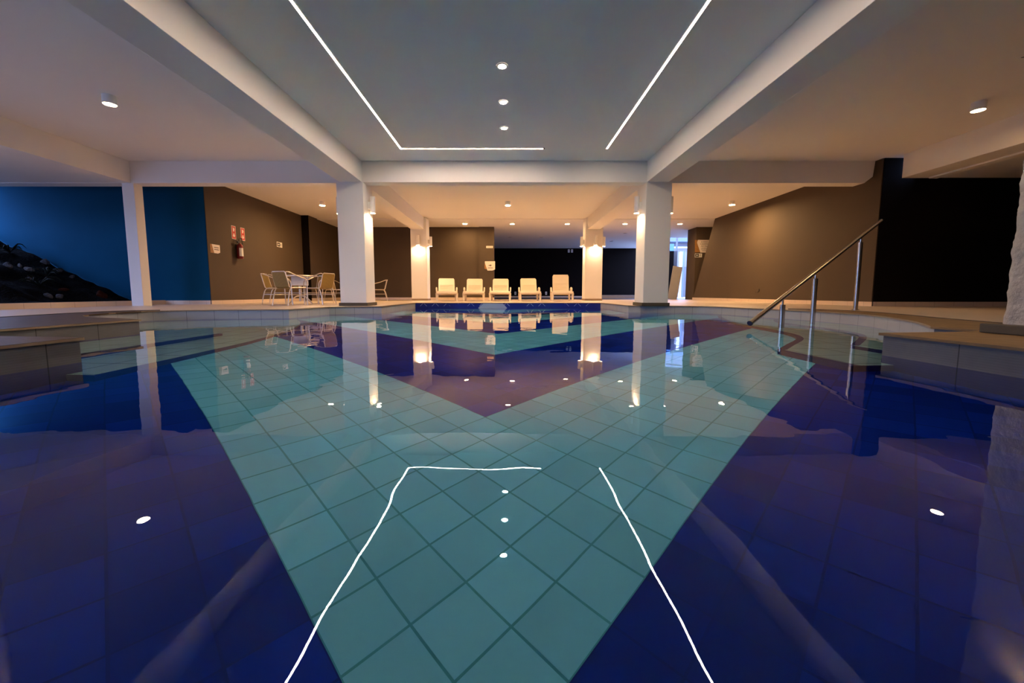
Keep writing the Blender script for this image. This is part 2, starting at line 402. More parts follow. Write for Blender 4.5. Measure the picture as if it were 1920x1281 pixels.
# ------------------------------------------------------------------ ceilings, beams, pillars, walls
def cbox(name, m, *b, label=None, bev=0.0):
    return struct(G().box(*b, bev=bev), name, m, label)
cbox('ceiling_main', M['ceil'], -8.66, 9.0, -3.2, 16.15, ZT, ZT + .15)
cbox('ceiling_back', M['ceil'], -8.66, 8.46, 16.15, 26.6, ZT - .025, ZT + .15)
cbox('ceiling_back_right', M['ceil'], 8.46, 14, 9.05, 21.4, ZT - .025, ZT + .15)
cbox('ceiling_left', M['ceil'], -14, -8.66, -3.2, 9.2, 2.77, 2.92)
cbox('ceiling_left_back', M['ceil'], -14, -8.66, 9.2, 10.7, 3.2, 3.35)
cbox('ceiling_right', M['ceil'], 9.0, 13, -3.2, 9.05, 2.82, 2.97)
# longitudinal beams
def long_beam(name, x0, x1, y0, y1, zb=ZB): cbox(name, M['white'], x0, x1, y0, y1, zb, ZT, bev=.006)
long_beam('beam_left', -3.77, -3.27, -3, 9.22)
long_beam('beam_right', 3.13, 3.62, -3, 9.22)
long_beam('beam_left_back', -3.77, -3.27, 9.62, 15.9)
long_beam('beam_right_back', 3.13, 3.62, 9.62, 15.9)
long_beam('beam_outer_left', -8.68, -8.47, -3, 9.2, 2.76)
cbox('beam_outer_right', M['white'], 8.45, 9.05, -3, 8.78, 2.75, ZT, bev=.006)
cbox('beam_outer_right_lip', M['white'], 8.95, 9.12, -3, 8.7, 2.72, 2.80)
# cross beams
cbox('beam_cross_middle', M['white'], -3.27, 3.13, 9.20, 9.50, ZB, ZT, bev=.006)
cbox('beam_cross_left', M['white'], -14, -3.77, 9.20, 9.50, ZB - .02, ZT, bev=.006)
g = G()
g.plate([(3.62, 9.2, ZB - .02), (8.02, 9.2, ZB - .02), (8.20, 9.2, ZB + .12), (8.23, 9.2, ZT), (3.62, 9.2, ZT)], -.30)
struct(g, 'beam_cross_right', M['white'])
cbox('beam_stub', M['white'], -8.45, -8.02, 9.5, 10.5, 3.02, ZT)
def pillar(name, x0, x1, y0, y1, zt, cap=True, label=None):
    o = struct(G().box(x0, x1, y0, y1, 0, zt, bev=.012), name, M['white'], label)
    if cap:
        p_ = G().box(x0 - .03, x1 + .03, y0 - .03, y1 + .03, .001, .075, bev=.006).build('plinth', M['plinth'], o); 
    else:
        p_ = G().box(x0 - .012, x1 + .012, y0 - .012, y1 + .012, .001, .075, bev=.004).build('plinth', M['nosing'], o)
    return o
PLX = (-3.85, -3.25); PRX = (3.12, 3.70)
pillar('pillar_left', *PLX, 9.185, 9.80, ZB + .02, label='white pillar left of the pool, at its inner corner')
pillar('pillar_right', *PRX, 9.185, 9.80, ZB + .02, label='white pillar right of the pool, at its inner corner')
pillar('pillar_left_back', -3.80, -3.17, 15.82, 16.4, ZT - .02, False, 'lamp-lit pillar left of the loungers')
pillar('pillar_right_back', 3.06, 3.74, 15.82, 16.4, ZT - .02, False, 'lamp-lit pillar right of the loungers')
struct(G().box(-8.68, -8.41, 9.2, 9.42, 0, 2.78, bev=.008), 'pillar_outer_left', M['white'], 'slim white pillar before the blue wall')
# near pillars in rough render
def rough_pillar(name, x0, x1, y0, y1, label, sx):
    bm = bmesh.new(); r = bmesh.ops.create_cube(bm, size=1)
    for v in bm.verts: v.co = Vector((x0 + (v.co.x + .5) * (x1 - x0), y0 + (v.co.y + .5) * (y1 - y0), (v.co.z + .5) * 2.80))
    vert = [e for e in bm.edges if abs(e.verts[0].co.z - e.verts[1].co.z) > 1]
    bmesh.ops.bevel(bm, geom=vert, offset=.025, segments=3, affect='EDGES')
    bmesh.ops.subdivide_edges(bm, edges=[e for e in bm.edges if abs(e.verts[0].co.z - e.verts[1].co.z) > 1], cuts=110, use_grid_fill=True)
    bmesh.ops.subdivide_edges(bm, edges=[e for e in bm.edges if abs(e.verts[0].co.z - e.verts[1].co.z) < 1e-4 and (e.verts[0].co - e.verts[1].co).length > .2 and 0.001 < e.verts[0].co.z < 2.79], cuts=18, use_grid_fill=True)
    bm.normal_update()
    for v in bm.verts:
        if 0.01 < v.co.z < 2.79:
            d = noise.fractal(v.co * 11, .9, 2.1, 5) * .011 + noise.noise(v.co * 34) * .004
            v.co += Vector((v.normal.x, v.normal.y, 0)) * d
    g = G(); g.bm.free(); g.bm = bm
    o = struct(g, name, M['rough'], label, smooth=False)
    for f in o.data.polygons: f.use_smooth = True
    return o
o = rough_pillar('pillar_near_right', 3.56, 4.16, 2.25, 2.86, 'rough rendered pillar beside the right pool ledge', 1)
G().box(3.49, 4.22, 2.18, 2.93, .008, .075, bev=.008).build('plinth', M['plinth'], o)
o = rough_pillar('pillar_near_left', -4.0, -3.33, 1.95, 2.47, 'rough rendered pillar beside the left pool ledge', -1)
G().box(-4.06, -3.27, 1.89, 2.53, .008, .075, bev=.008).build('plinth', M['plinth'], o)

# walls
cbox('wall_left', M['brown'], -8.15, -7.85, 10.56, 15.45, 0, ZT)
cbox('wall_left_blue', M['blue'], -14, -7.86, 10.55, 10.75, 0, 3.2)
cbox('wall_left_niche', M['brown'], -8.15, -7.58, 15.45, 18.0, 0, ZT)
cbox('wall_back', M['brown'], -8.1, -1.10, 18.0, 18.2, 0, ZT)
cbox('wall_back_end', M['brown'], -1.27, -.60, 17.93, 18.35, 0, ZT)
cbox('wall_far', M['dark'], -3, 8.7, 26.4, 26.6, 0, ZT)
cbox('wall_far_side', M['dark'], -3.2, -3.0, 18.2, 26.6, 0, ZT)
cbox('wall_block', M['brown'], 8.40, 13, 18.0, 18.85, 0, ZT)
# right wall with a slanting far end
g = G(); w0, w1 = 8.24, 8.48
pr = [(9.02, 0), (17.75, 0), (16.12, ZT), (9.02, ZT)]
a = [g.bm.verts.new((w0, y, z)) for y, z in pr]; b2 = [g.bm.verts.new((w1, y, z)) for y, z in pr]
for i in range(4): g.bm.faces.new((a[i], a[(i + 1) % 4], b2[(i + 1) % 4], b2[i]))
g.bm.faces.new(a); g.bm.faces.new(b2[::-1])
struct(g, 'wall_right', M['brown'])
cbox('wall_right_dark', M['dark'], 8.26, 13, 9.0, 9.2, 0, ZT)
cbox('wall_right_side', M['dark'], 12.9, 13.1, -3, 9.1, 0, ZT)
cbox('wall_left_near', M['greywall'], -14.2, -14, -3.2, 5.6, 0, 2.92)
cbox('wall_rear', M['greywall'], -8.7, 13, -3.2, -3.0, 0, ZT)
cbox('wall_left_niche_shade', M['dark'], -7.86, -7.579, 15.43, 15.452, 0, ZT)  # thin near-black sheet paints in the shade on the pier's front face
cbox('wall_right_recess', M['brown'], 12.9, 13.1, 9.2, 18.0, 0, ZT)
# skirtings
SK = .10
cbox('baseboard_left', M['skirty'], -7.85, -7.835, 10.56, 15.45, 0, SK)
cbox('baseboard_left_blue', M['skirtx'], -9.05, -7.86, 10.535, 10.55, 0, SK)
cbox('baseboard_left_niche', M['skirty'], -7.58, -7.565, 15.44, 18.0, 0, SK)
cbox('baseboard_back', M['skirtx'], -7.6, -1.28, 17.985, 18.0, 0, SK)
cbox('baseboard_back_end', M['skirtx'], -1.28, -.60, 17.915, 17.93, 0, SK)
cbox('baseboard_far', M['skirtx'], -3, 8.7, 26.385, 26.4, 0, SK)
cbox('baseboard_right', M['skirty'], 8.225, 8.24, 9.0, 17.75, 0, SK)
cbox('baseboard_right_dark', M['skirtx'], 8.26, 12.9, 8.985, 9.0, 0, SK)
cbox('baseboard_block', M['skirtx'], 8.40, 12.9, 17.985, 18.0, 0, SK)
# planter bank on the left
cbox('trim_5', M['skirty'], -9.14, -9.04, 3.0, 10.53, 0, .11, label='low tiled kerb in front of the dark bank')
g = G(); nx, ny = 46, 44; vs = {}
for i in range(nx + 1):
    for j in range(ny + 1):
        X = -9.10 - 4.9 * i / nx; Y = 6.3 + 4.24 * j / ny
        z = max(.085, .47 * (-9.72 - X)) + noise.fractal(Vector((X * 1.5, Y * 1.5, 3)), .9, 2.1, 5) * .12 * min(1, (-9.1 - X) * 1.2)
        if i == 0: z = .06
        vs[i, j] = g.bm.verts.new((X, Y, max(.03, z)))
for i in range(nx):
    for j in range(ny): g.bm.faces.new((vs[i, j], vs[i + 1, j], vs[i + 1, j + 1], vs[i, j + 1]))
o = g.build('soil_bank', M['soil'], smooth=True); o['kind'] = 'structure'; o['label'] = 'dark planted bank of soil against the blue wall'
def bankz(X, Y): return max(.085, .47 * (-9.72 - X)) + noise.fractal(Vector((X * 1.5, Y * 1.5, 3)), .9, 2.1, 5) * .12
def rock(px, py, Y, s, m, label, seed, sz=.7, group=None):
    P = aty(px, py, Y); z = bankz(P.x, Y); s *= .75
    bm = bmesh.new(); bmesh.ops.create_icosphere(bm, subdivisions=3, radius=1)
    for v in bm.verts:
        d = 1 + .35 * noise.noise(v.co * 1.3 + Vector((seed * 7.3, 0, 0))) + .12 * noise.noise(v.co * 4 + Vector((seed, 5, 0)))
        v.co = Vector((v.co.x * d * s, v.co.y * d * s * .8, v.co.z * d * s * sz))
    g = G(); g.bm.free(); g.bm = bm
    o = g.build('rock', m, smooth=False); o.location = (P.x, Y, z + s * sz * .25); o.rotation_euler = (seed * .7, seed * .4, seed * 1.3)
    return tag(o, label, 'rock', group)
rock(56, 514, 9.6, .11, M['rock'], 'brightest pale rock half way up the dark bank', 1)
rock(38, 508, 9.75, .10, M['rock'], 'flat pale rock just left of the brightest rock on the bank', 2, .4)
rock(54, 532, 9.3, .09, M['dimrock'], 'small pale rock below the brightest rock on the bank', 3)
rock(84, 488, 10.3, .12, M['dimrock'], 'pale flat rock on the crest of the bank by the blue wall', 4, .45)
rock(112, 508, 10.3, .10, M['dimrock'], 'second rock down the crest line of the bank', 5, .5)
rock(134, 513, 10.3, .09, M['dimrock'], 'lowest of the pale crest rocks beside the blue wall', 6, .6)
rock(2, 452, 10.2, .14, M['dimrock'], 'topmost rock of the bank at the photo edge', 7, .7)
rock(118, 532, 9.4, .13, M['redrock'], 'reddish slab of rock lying mid slope on the bank', 8, .4)
rock(110, 542, 9.1, .10, M['dimrock'], 'grey rock under the reddish slab on the bank', 9, .7)
rock(90, 548, 8.9, .12, M['dimrock'], 'dull grey rock low on the bank near the kerb', 10, .6)
rock(190, 548, 9.9, .22, M['redrock'], 'long reddish boulder at the foot of the bank', 11, .35)
rock(18, 532, 9.3, .12, M['dimrock'], 'dim rock left of the ring of stems on the bank', 12, .5)
for q, (px, py, Y, lab) in enumerate([(20, 488, 10.0, 'small dark leafy plant near the top of the bank'), (75, 545, 9.2, 'drooping dark plant low on the bank near the kerb'), (88, 520, 9.7, 'arching stems of a dark plant mid bank')]):
    P = aty(px, py, Y); t = thing('bank_plant', lab, 'plant', (P.x, Y, bankz(P.x, Y) - .02))
    g = G(); rnd = random.Random(q)
    for k in range(16):
        a = rnd.random() * 2 * PI; L = .18 + rnd.random() * .2; hh = .10 + rnd.random() * .16
        pts = [(math.cos(a) * L * u, math.sin(a) * L * u, hh * math.sin(u * PI * .8)) for u in (0, .25, .5, .75, 1)]
        g.tube(pts, [.006, .013, .016, .012, .002], 5)
    g.build('leaves', M['leaf'], t, True)
    G().tube([(0, 0, -.03), (0, 0, .07)], .015, 7).build('stem', M['redrock'], t)

# ------------------------------------------------------------------ lamps
# LED profiles
LX0, LX1, LY = -2.18, 2.03, 8.42
t = thing('ceiling_light_strip', 'L-shaped glowing ceiling strip with the corner at its far left end', 'light', (LX0, LY, ZT))
LL = -6.2
g = G().box(-.014, .014, LL, .014, -.010, -.001); g.box(.014, .724 - LX0, -.014, .014, -.010, -.001); g.build('diffuser', M['led'], t)
G().box(-.020, -.014, LL, .023, -.011, -.0005).box(.014, .020, LL, -.014, -.011, -.0005).box(-.023, .735 - LX0, .014, .020, -.011, -.0005).box(.023, .735 - LX0, -.020, -.014, -.011, -.0005).build('channel', M['lampbody'], t)
G().box(.726 - LX0, .76 - LX0, -.02, .02, -.012, -.001).build('end_cap', M['ink'], t)
t = thing('ceiling_light_strip', 'straight glowing ceiling strip to the right of the gap', 'light', (LX1, LY, ZT))
G().box(-.014, .014, LL, 0, -.010, -.001).build('diffuser', M['led'], t)
G().box(-.020, -.014, LL, .01, -.011, -.0005).box(.014, .020, LL, .01, -.011, -.0005).build('channel', M['lampbody'], t)
# three round ceiling spots
def spot(loc, label, group, r=.052, mat=M['spot']):
    t = thing('ceiling_spot', label, 'light', loc, 0, group)
    G().lathe([(r + .022, -.0005), (r + .022, -.012), (r, -.014), (r, -.002)]).build('trim_ring', M['lampbody'], t, True)
    G().lathe([(0, -.006), (r, -.006)]).build('lens', mat, t)
    return t
s0 = spot((-.07, 5.46, ZT), 'nearest of the three spots in line on the middle ceiling', 'round spots in line on the middle ceiling')
dup(s0, (-.065, 6.44, ZT), label='middle one of the three spots in line on the middle ceiling')
dup(s0, (-.06, 7.41, ZT), label='farthest of the three spots, next to the LED crossbar')
zc2 = ZT - .025
s1 = spot((-1.80, 17.15, zc2), 'recessed spot above the two loungers at the left end', 'recessed spots over the loungers', .09, M['recess'])
for X, lab in ((.20, 'recessed spot above the brown wall end with the arrow sign'), (2.53, 'recessed spot above the tallest lounger, left of the lamp-lit pillar'), (4.98, 'recessed spot between the two right-hand pillars'), (7.30, 'recessed spot in front of the bright opening to the outdoors')):
    dup(s1, (X, 17.17, zc2), label=lab)
M['offlens'] = plain('unlit_lens', (.10, .09, .10), .3)
s2 = None
for px_, py_, lab in ((956, 444.6, 'unlit recessed spot on the dim lounge ceiling, just right of the brown wall end'), (1015, 444.6, 'unlit recessed spot on the dim lounge ceiling, left of the tallest lounger'), (1172, 437, 'nearer unlit recessed spot on the lounge ceiling, right of the lamp-lit pillar'), (1146, 452, 'farther unlit recessed spot on the lounge ceiling, right of the lamp-lit pillar')):
    q_ = atz(px_, py_, zc2)
    if s2 is None: s2 = spot(q_, lab, 'unlit spots of the lounge ceiling', .10, M['offlens'])
    else: dup(s2, q_, label=lab)
# surface cylinders
def downlight(loc, label, mat, group='surface cylinder downlights'):
    t = thing('ceiling_downlight', label, 'light', loc, 0, group)
    r = .085
    G().lathe([(0, -.0005), (r, -.0005), (r, -.125), (r - .006, -.128), (r - .006, -.112)]).build('housing', M['lampbody'], t, True)
    G().lathe([(0, -.120), (r - .007, -.120)]).build('lens', mat, t)
    return t
dl = downlight((-5.97, 6.25, ZT), 'cylinder downlight on the near left ceiling', M['neardown'])
dup(dl, (7.30, 6.45, ZT), label='cylinder downlight on the near right ceiling beside the rough pillar')
dl = downlight((0.01, 13.17, ZT), 'cylinder downlight centred in front of the loungers', M['down'])
dup(dl, (-5.99, 13.17, ZT), label='cylinder downlight over the cafe table, left of the white pillar')
dup(dl, (7.22, 13.09, ZT), label='cylinder downlight beside the slanting brown wall')
# wall lamps on the pillars
def wall_lamp(loc, rz, label, z0=2.15, z1=2.53, mat=None):
    t = thing('wall_lamp', label, 'light', (loc[0], loc[1], 0), rz, 'tube wall lamps on the pillars')
    r = .058; y = -.105        # lamp hangs in front (-Y) of its wall face
    G().lathe([(r, z0), (r, z1), (r - .005, z1), (r - .005, z0), (r, z0)], (0, y, 0)).lathe([(0, z0 + .24), (r - .005, z0 + .24)], (0, y, 0)).build('tube_shade', M['lampbody'], t, True)
    G().lathe([(0, z0 + .022), (r - .006, z0 + .022)], (0, y, 0)).build('lens', mat or M['wallglow'], t)
    G().box(-.03, .03, -.05, -.001, z0 + .10, z0 + .26, bev=.004).build('bracket', M['lampbody'], t)
    return t
wl = wall_lamp((PLX[1], 9.50), PI / 2, 'tube lamp on the pool side of the left white pillar')
dup(wl, (PLX[0], 9.55, 0), -PI / 2, 'tube lamp half hidden on the far-left side of the left white pillar')
dup(wl, (PRX[0], 9.50, 0), -PI / 2, 'tube lamp on the pool side of the right white pillar')
dup(wl, (PRX[1], 9.50, 0), PI / 2, 'tube lamp on the slanting-wall side of the right white pillar')
dup(wl, (-3.49, 15.82, 0), 0, 'tube lamp on the front of the pillar left of the loungers')
dup(wl, (-3.17, 16.1, 0), PI / 2, 'tube lamp on the lounger side of the pillar left of the loungers')
dup(wl, (3.44, 15.82, 0), 0, 'tube lamp on the front of the pillar right of the loungers')
dup(wl, (3.06, 16.1, 0), -PI / 2, 'tube lamp on the lounger side of the pillar right of the loungers')
dup(wl, (3.74, 16.1, 0), PI / 2, 'tube lamp on the outer side of the pillar right of the loungers')
wl = wall_lamp((3.545, 2.5), -PI / 2, mat=M['nearwall'], label='tube lamp high on the rough near right pillar, mirrored in the water')
dup(wl, (-3.315, 2.2, 0), PI / 2, 'tube lamp high on the rough near left pillar')

# ------------------------------------------------------------------ handrail
A = Vector((3.02, 4.93, -.075)); B = Vector((6.86, 7.45, 1.62))
t = thing('pool_handrail', 'polished steel handrail sloping into the pool over three posts', 'handrail', (0, 0, 0))
def on(s): return A + (B - A) * s
G().tube([A, on(.5), B], .030, 14).build('top_rail', M['steel'], t, True)
G().tube([A + Vector((0, 0, .001)), A - (B - A).normalized() * .012], .034, 14).build('end_cap', M['steel'], t, True)
for s, zb in ((.185, ZW - .17), (.405, ZW - .17), (.79, .0)):
    P = on(s)
    pp = G().tube([(P.x, P.y, zb), (P.x, P.y, P.z - .10)], .034, 14).build('post', M['steel'], t, True)
    G().tube([(P.x, P.y, P.z - .10), (P.x, P.y, P.z - .02)], .011, 8).build('saddle_pin', M['steel'], pp, True)
    if zb == 0: G().lathe([(0, .004), (.055, .004), (.055, .012), (.034, .016)], (P.x, P.y, 0)).build('base_flange', M['steel'], pp, True)

# ------------------------------------------------------------------ loungers
def lounger(label, back_h):
    t = thing('sun_lounger', label, 'sun lounger', (0, 0, 0), 0, 'cream sun loungers in a row')
    W = .36
    # bed (foot end towards -Y), slightly dished slab with ribs
    g = G()
    prof = [(-.02, .335), (.0, .365), (.35, .372), (.8, .365), (1.18, .350)]
    for k in range(len(prof) - 1):
        (y0, z0), (y1, z1) = prof[k], prof[k + 1]
        vs = [g.bm.verts.new((x_, y_, z_ + dz)) for dz in (0, -.035) for (y_, z_) in ((y0, z0), (y1, z1)) for x_ in (-.33, .33)]
        for q in ((0, 1, 3, 2), (4, 6, 7, 5), (0, 2, 6, 4), (1, 5, 7, 3), (0, 4, 5, 1), (2, 3, 7, 6)): g.bm.faces.new([vs[i] for i in q])
    for k in range(9): g.box(-.27, .27, .08 + k * .12, .10 + k * .12, .372, .3745)
    g.build('seat', M['plastic'], t)
    # backrest
    H = back_h; y0, z0 = 1.14, .35; L = .72; ang = math.asin(min(.98, (H - z0) / L))
    g = G(); ny = 10; prev = None
    pts = []
    for k in range(ny + 1):
        u = k / ny; bow = .03 * math.sin(u * PI)
        pts.append((y0 + math.cos(ang) * L * u + bow * math.sin(ang), z0 + math.sin(ang) * L * u - bow * math.cos(ang) * 0, .315 + (.0 if u < .93 else -.035 * (u - .93) / .07)))
    nrm = Vector((0, math.sin(ang), -math.cos(ang)))
    fr = []
    for (y_, z_, w_) in pts:
        row = [g.bm.verts.new((x_ * w_, y_ + .012 * (x_ * x_) * -1, z_)) for x_ in (-1, -.6, 0, .6, 1)]
        row2 = [g.bm.verts.new(v.co + nrm * .03) for v in row]; fr.append((row, row2))
    for (a, a2), (b_, b2_) in zip(fr, fr[1:]):
        for i in range(4): g.bm.faces.new((a[i], a[i + 1], b_[i + 1], b_[i])); g.bm.faces.new((a2[i + 1], a2[i], b2_[i], b2_[i + 1]))
        g.bm.faces.new((a[0], b_[0], b2_[0], a2[0])); g.bm.faces.new((a[4], a2[4], b2_[4], b_[4]))
    for (a, a2) in (fr[0], fr[-1]):
        for i in range(4): g.bm.faces.new((a[i], a2[i], a2[i + 1], a[i + 1]))
    for k in range(1, 7):
        u = k / 10 * .80
        g.box(-.26, .26, y0 + math.cos(ang) * L * u - .0008, y0 + math.cos(ang) * L * u + .008, z0 + math.sin(ang) * L * u - .005, z0 + math.sin(ang) * L * u + .005)
    g.build('backrest', M['plastic'], t, True)
    for sx in (-1, 1):
        G().box(sx * W - .028, sx * W + .028, .0, 1.75, .29, .355, bev=.012).build('side_rail', M['plastic'], t)
        # armrest hoop
        arm = G().tube([(sx * .375, .62, .34), (sx * .385, .68, .45), (sx * .385, .80, .495), (sx * .385, 1.05, .50), (sx * .385, 1.25, .47), (sx * .38, 1.33, .34)], .026, 8)
        arm.build('armrest', M['plastic'], t, True)
        for yy, lean in ((.06, -.03), (1.45, .04)):
            g = G(); tp, bt = .045, .030
            vs = []
            for z_, h_, dy in ((.30, tp, 0), (.0, bt, lean)):
                vs += [g.bm.verts.new((sx * W + a_ * h_, yy + dy + b_ * h_, z_)) for a_, b_ in ((-1, -1), (1, -1), (1, 1), (-1, 1))]
            for q in ((0, 1, 2, 3), (7, 6, 5, 4), (0, 4, 5, 1), (1, 5, 6, 2), (2, 6, 7, 3), (3, 7, 4, 0)): g.bm.faces.new([vs[i] for i in q])
            bmesh.ops.bevel(g.bm, geom=list(g.bm.edges), offset=.008, segments=2, affect='EDGES')
            g.build('leg', M['plastic'], t, True)
    G().box(-.36, .36, -.035, .01, .27, .345, bev=.014).build('foot_bar', M['plastic'], t, True)
    G().box(-.33, .33, 1.43, 1.47, .22, .28, bev=.01).build('rear_bar', M['plastic'], t)
    return t
l1 = lounger('cream sun lounger at the left end, turned slightly, its seat sheet shining', .885)
def lpos(px, Y=14.45): return ((px - PX) * (Y - .05) / F, Y, 0)
l1.location = lpos(838); l1.rotation_euler.z = math.radians(9)
l2 = lounger('second cream sun lounger from the left, with creased backrest', .87); l2.location = lpos(888); l2.rotation_euler.z = math.radians(3)
dup(l2, lpos(937.5), 0, 'middle cream sun lounger, below the arrow sign')
l4 = lounger('cream sun lounger just left of the tallest one', .885); l4.location = lpos(994.5)
l5 = lounger('cream sun lounger with the highest backrest, beside the right lamp-lit pillar', 1.02); l5.location = lpos(1055); l5.rotation_euler.z = math.radians(-4)

# ------------------------------------------------------------------ cafe chairs and table
def chair(label):
    t = thing('wicker_chair', label, 'chair', (0, 0, 0), 0, 'wicker armchairs with pale tube frames')
    # faces -Y ; seat front at -Y
    def sheet(rows, name):
        g = G(); F_ = []
        for (y, z, w, ny_, nz_) in rows:
            a = [g.bm.verts.new((x_ * w, y, z - .012 * (1 - x_ * x_))) for x_ in (-1, -.5, 0, .5, 1)]
            b_ = [g.bm.verts.new((v.co.x, v.co.y + ny_ * .014, v.co.z + nz_ * .014)) for v in a]; F_.append((a, b_))
        for (a, a2), (b_, b2_) in zip(F_, F_[1:]):
            for i in range(4): g.bm.faces.new((a[i], a[i + 1], b_[i + 1], b_[i])); g.bm.faces.new((a2[i + 1], a2[i], b2_[i], b2_[i + 1]))
            g.bm.faces.new((a[0], b_[0], b2_[0], a2[0])); g.bm.faces.new((a[4], a2[4], b2_[4], b_[4]))
        for (a, a2) in (F_[0], F_[-1]):
            for i in range(4): g.bm.faces.new((a[i], a2[i], a2[i + 1], a[i + 1]))
        return g.build(name, M['wicker'], t, True)
    sheet([(-.22, .425, .22, 0, -1), (-.20, .437, .22, 0, -1), (0, .43, .22, 0, -1), (.17, .425, .215, 0, -1)], 'seat')
    sheet([(.17, .425, .215, 1, 0), (.205, .45, .215, 1, 0), (.245, .60, .215, 1, 0), (.285, .75, .205, 1, 0), (.295, .79, .19, 1, 0)], 'backrest')
    r = .0125
    for sx in (-1, 1):
        arm = cr([(sx * .215, .285, .79), (sx * .25, .22, .785), (sx * .275, .05, .715), (sx * .275, -.12, .67), (sx * .27, -.22, .635), (sx * .262, -.265, .56), (sx * .255, -.27, .44)], 4)
        G().tube(arm, r, 8).build('armrest', M['alu'], t, True)
        G().tube([(sx * .255, -.27, .44), (sx * .25, -.275, .22), (sx * .245, -.28, 0)], r, 8).build('leg', M['alu'], t, True)
        G().tube(cr([(sx * .225, -.05, .425), (sx * .23, .12, .425), (sx * .235, .20, .38), (sx * .24, .255, .20), (sx * .245, .29, 0)], 4), r, 8).build('leg', M['alu'], t, True)
    G().tube([(-.222, -.24, .43), (-.222, .17, .418), (-.22, .21, .45), (-.21, .29, .77), (-.18, .305, .80), (.18, .305, .80), (.21, .29, .77), (.22, .21, .45), (.222, .17, .418), (.222, -.24, .43)], r, 8, closed=True).build('frame', M['alu'], t, True)
    g = G(); g.tube([(-.245, -.272, .30), (.245, -.272, .30)], .008, 6); g.tube([(-.238, .235, .30), (.238, .235, .30)], .008, 6)
    for sx in (-1, 1): g.tube([(sx * .243, -.275, .26), (sx * .238, .245, .26)], .008, 6)
    g.build('stretcher', M['alu'], t, True)
    return t
c0 = chair('wicker armchair with its back to the pool, nearest the pool corner')
c0.location = (-5.26, 9.66, 0); c0.rotation_euler.z = math.radians(160)
dup(c0, (-6.16, 10.68, 0), math.radians(101), 'wicker armchair at the left side of the cafe table, facing right')
dup(c0, (-4.89, 10.42, 0), math.radians(-107), 'wicker armchair at the pillar side of the cafe table, gold woven back showing')
dup(c0, (-5.42, 11.52, 0), math.radians(-6), 'wicker armchair behind the cafe table, facing the pool')
dup(c0, (-6.9, 15.9, 0), math.radians(60), 'distant wicker armchair, part hidden left of the white pillar')
dup(c0, (-4.95, 15.4, 0), math.radians(-70), 'distant wicker armchair peeping out right of the white pillar')
t = thing('cafe_table', 'pale round cafe table ringed by wicker armchairs', 'table', (-5.58, 10.75, 0))
G().lathe([(0, .765), (.40, .765), (.415, .758), (.415, .742), (.40, .735), (0, .735)], seg=40).build('tabletop', M['alu'], t, True)
G().box(-.20, .20, -.20, .20, .50, .735, bev=.006).build('apron_box', M['whiteplastic'], t, M=None).rotation_euler.z = math.radians(28)
G().tube([(0, 0, .08), (0, 0, .53)], .035, 14).build('column', M['alu'], t, True)
for k in range(4):
    a = math.radians(28 + 45 + 90 * k); c_, s_ = math.cos(a), math.sin(a)
    G().tube(cr([(c_ * .02, s_ * .02, .22), (c_ * .16, s_ * .16, .20), (c_ * .30, s_ * .30, .10), (c_ * .38, s_ * .38, .005)], 4), .016, 8).build('leg', M['alu'], t, True)

# ------------------------------------------------------------------ signs and fittings
def text(body, size, M_, parent, name='lettering', align='CENTER', mat=None):
    cu = bpy.data.curves.new(name, 'FONT'); cu.body = body; cu.size = size; cu.align_x = align; cu.align_y = 'CENTER'; cu.extrude = .0006
    cu.resolution_u = 3
    o = bpy.data.objects.new(name, cu); C.objects.link(o); o.data.materials.append(mat or M['ink'])
    bpy.context.view_layer.update()
    me = bpy.data.meshes.new_from_object(o.evaluated_get(bpy.context.evaluated_depsgraph_get())); bpy.data.objects.remove(o)
    o = bpy.data.objects.new(name, me); C.objects.link(o)
    o.parent = parent; o.matrix_local = M_; return o
FRONT = Matrix.Rotation(PI / 2, 4, 'X')                       # local XY -> XZ, facing -Y
def panel(g, poly, y0, y1):                                   # poly in (x,z), slab y0..y1 (y0 nearer the viewer)
    a = [g.bm.verts.new((x_, y0, z_)) for x_, z_ in poly]; b_ = [g.bm.verts.new((x_, y1, z_)) for x_, z_ in poly]
    g.bm.faces.new(a); g.bm.faces.new(b_[::-1])
    for i in range(len(poly)): g.bm.faces.new((a[i], a[(i + 1) % len(poly)], b_[(i + 1) % len(poly)], b_[i]))
    return g
def rect(x0, x1, z0, z1): return [(x0, z0), (x1, z0), (x1, z1), (x0, z1)]
ARROW = [(-.5, -.12), (.1, -.12), (.1, -.42), (.5, 0), (.1, .42), (.1, .12), (-.5, .12)]
def exit_sign(label, loc, rz, flip=False):                    # running figure and arrow
    t = thing('exit_sign', label, 'sign', loc, rz)
    panel(G(), rect(-.16, .16, -.085, .085), -.006, 0).build('plate', M['signwhite'], t)
    panel(G(), rect(-.145, .02, -.065, .065), -.008, -.0055).build('dark_field', M['ink'], t)
    panel(G(), [(-.062 - x_ * .10, z_ * .10) for x_, z_ in ARROW][::-1], -.010, -.0075).build('arrow', M['signwhite'], t)
    g = G(); fx = .08                                         # little running man
    g.lathe([(0, -.0), (.014, -.0)], (0, 0, 0), 14)
    for v in g.bm.verts: v.co = Vector((fx + v.co.x, -.0075, .045 + v.co.y))
    for a_, b_ in (((.0, .03), (-.005, -.01)), ((-.005, -.01), (.025, -.03)), ((.025, -.03), (.02, -.06)), ((-.005, -.01), (-.03, -.035)), ((-.03, -.035), (-.055, -.035)), ((0, .022), (.03, .008)), ((0, .022), (-.03, .012))):
        g.tube([(fx + a_[0], -.007, a_[1]), (fx + b_[0], -.007, b_[1])], .006, 5)
    g.build('figure', M['ink'], t)
    return t
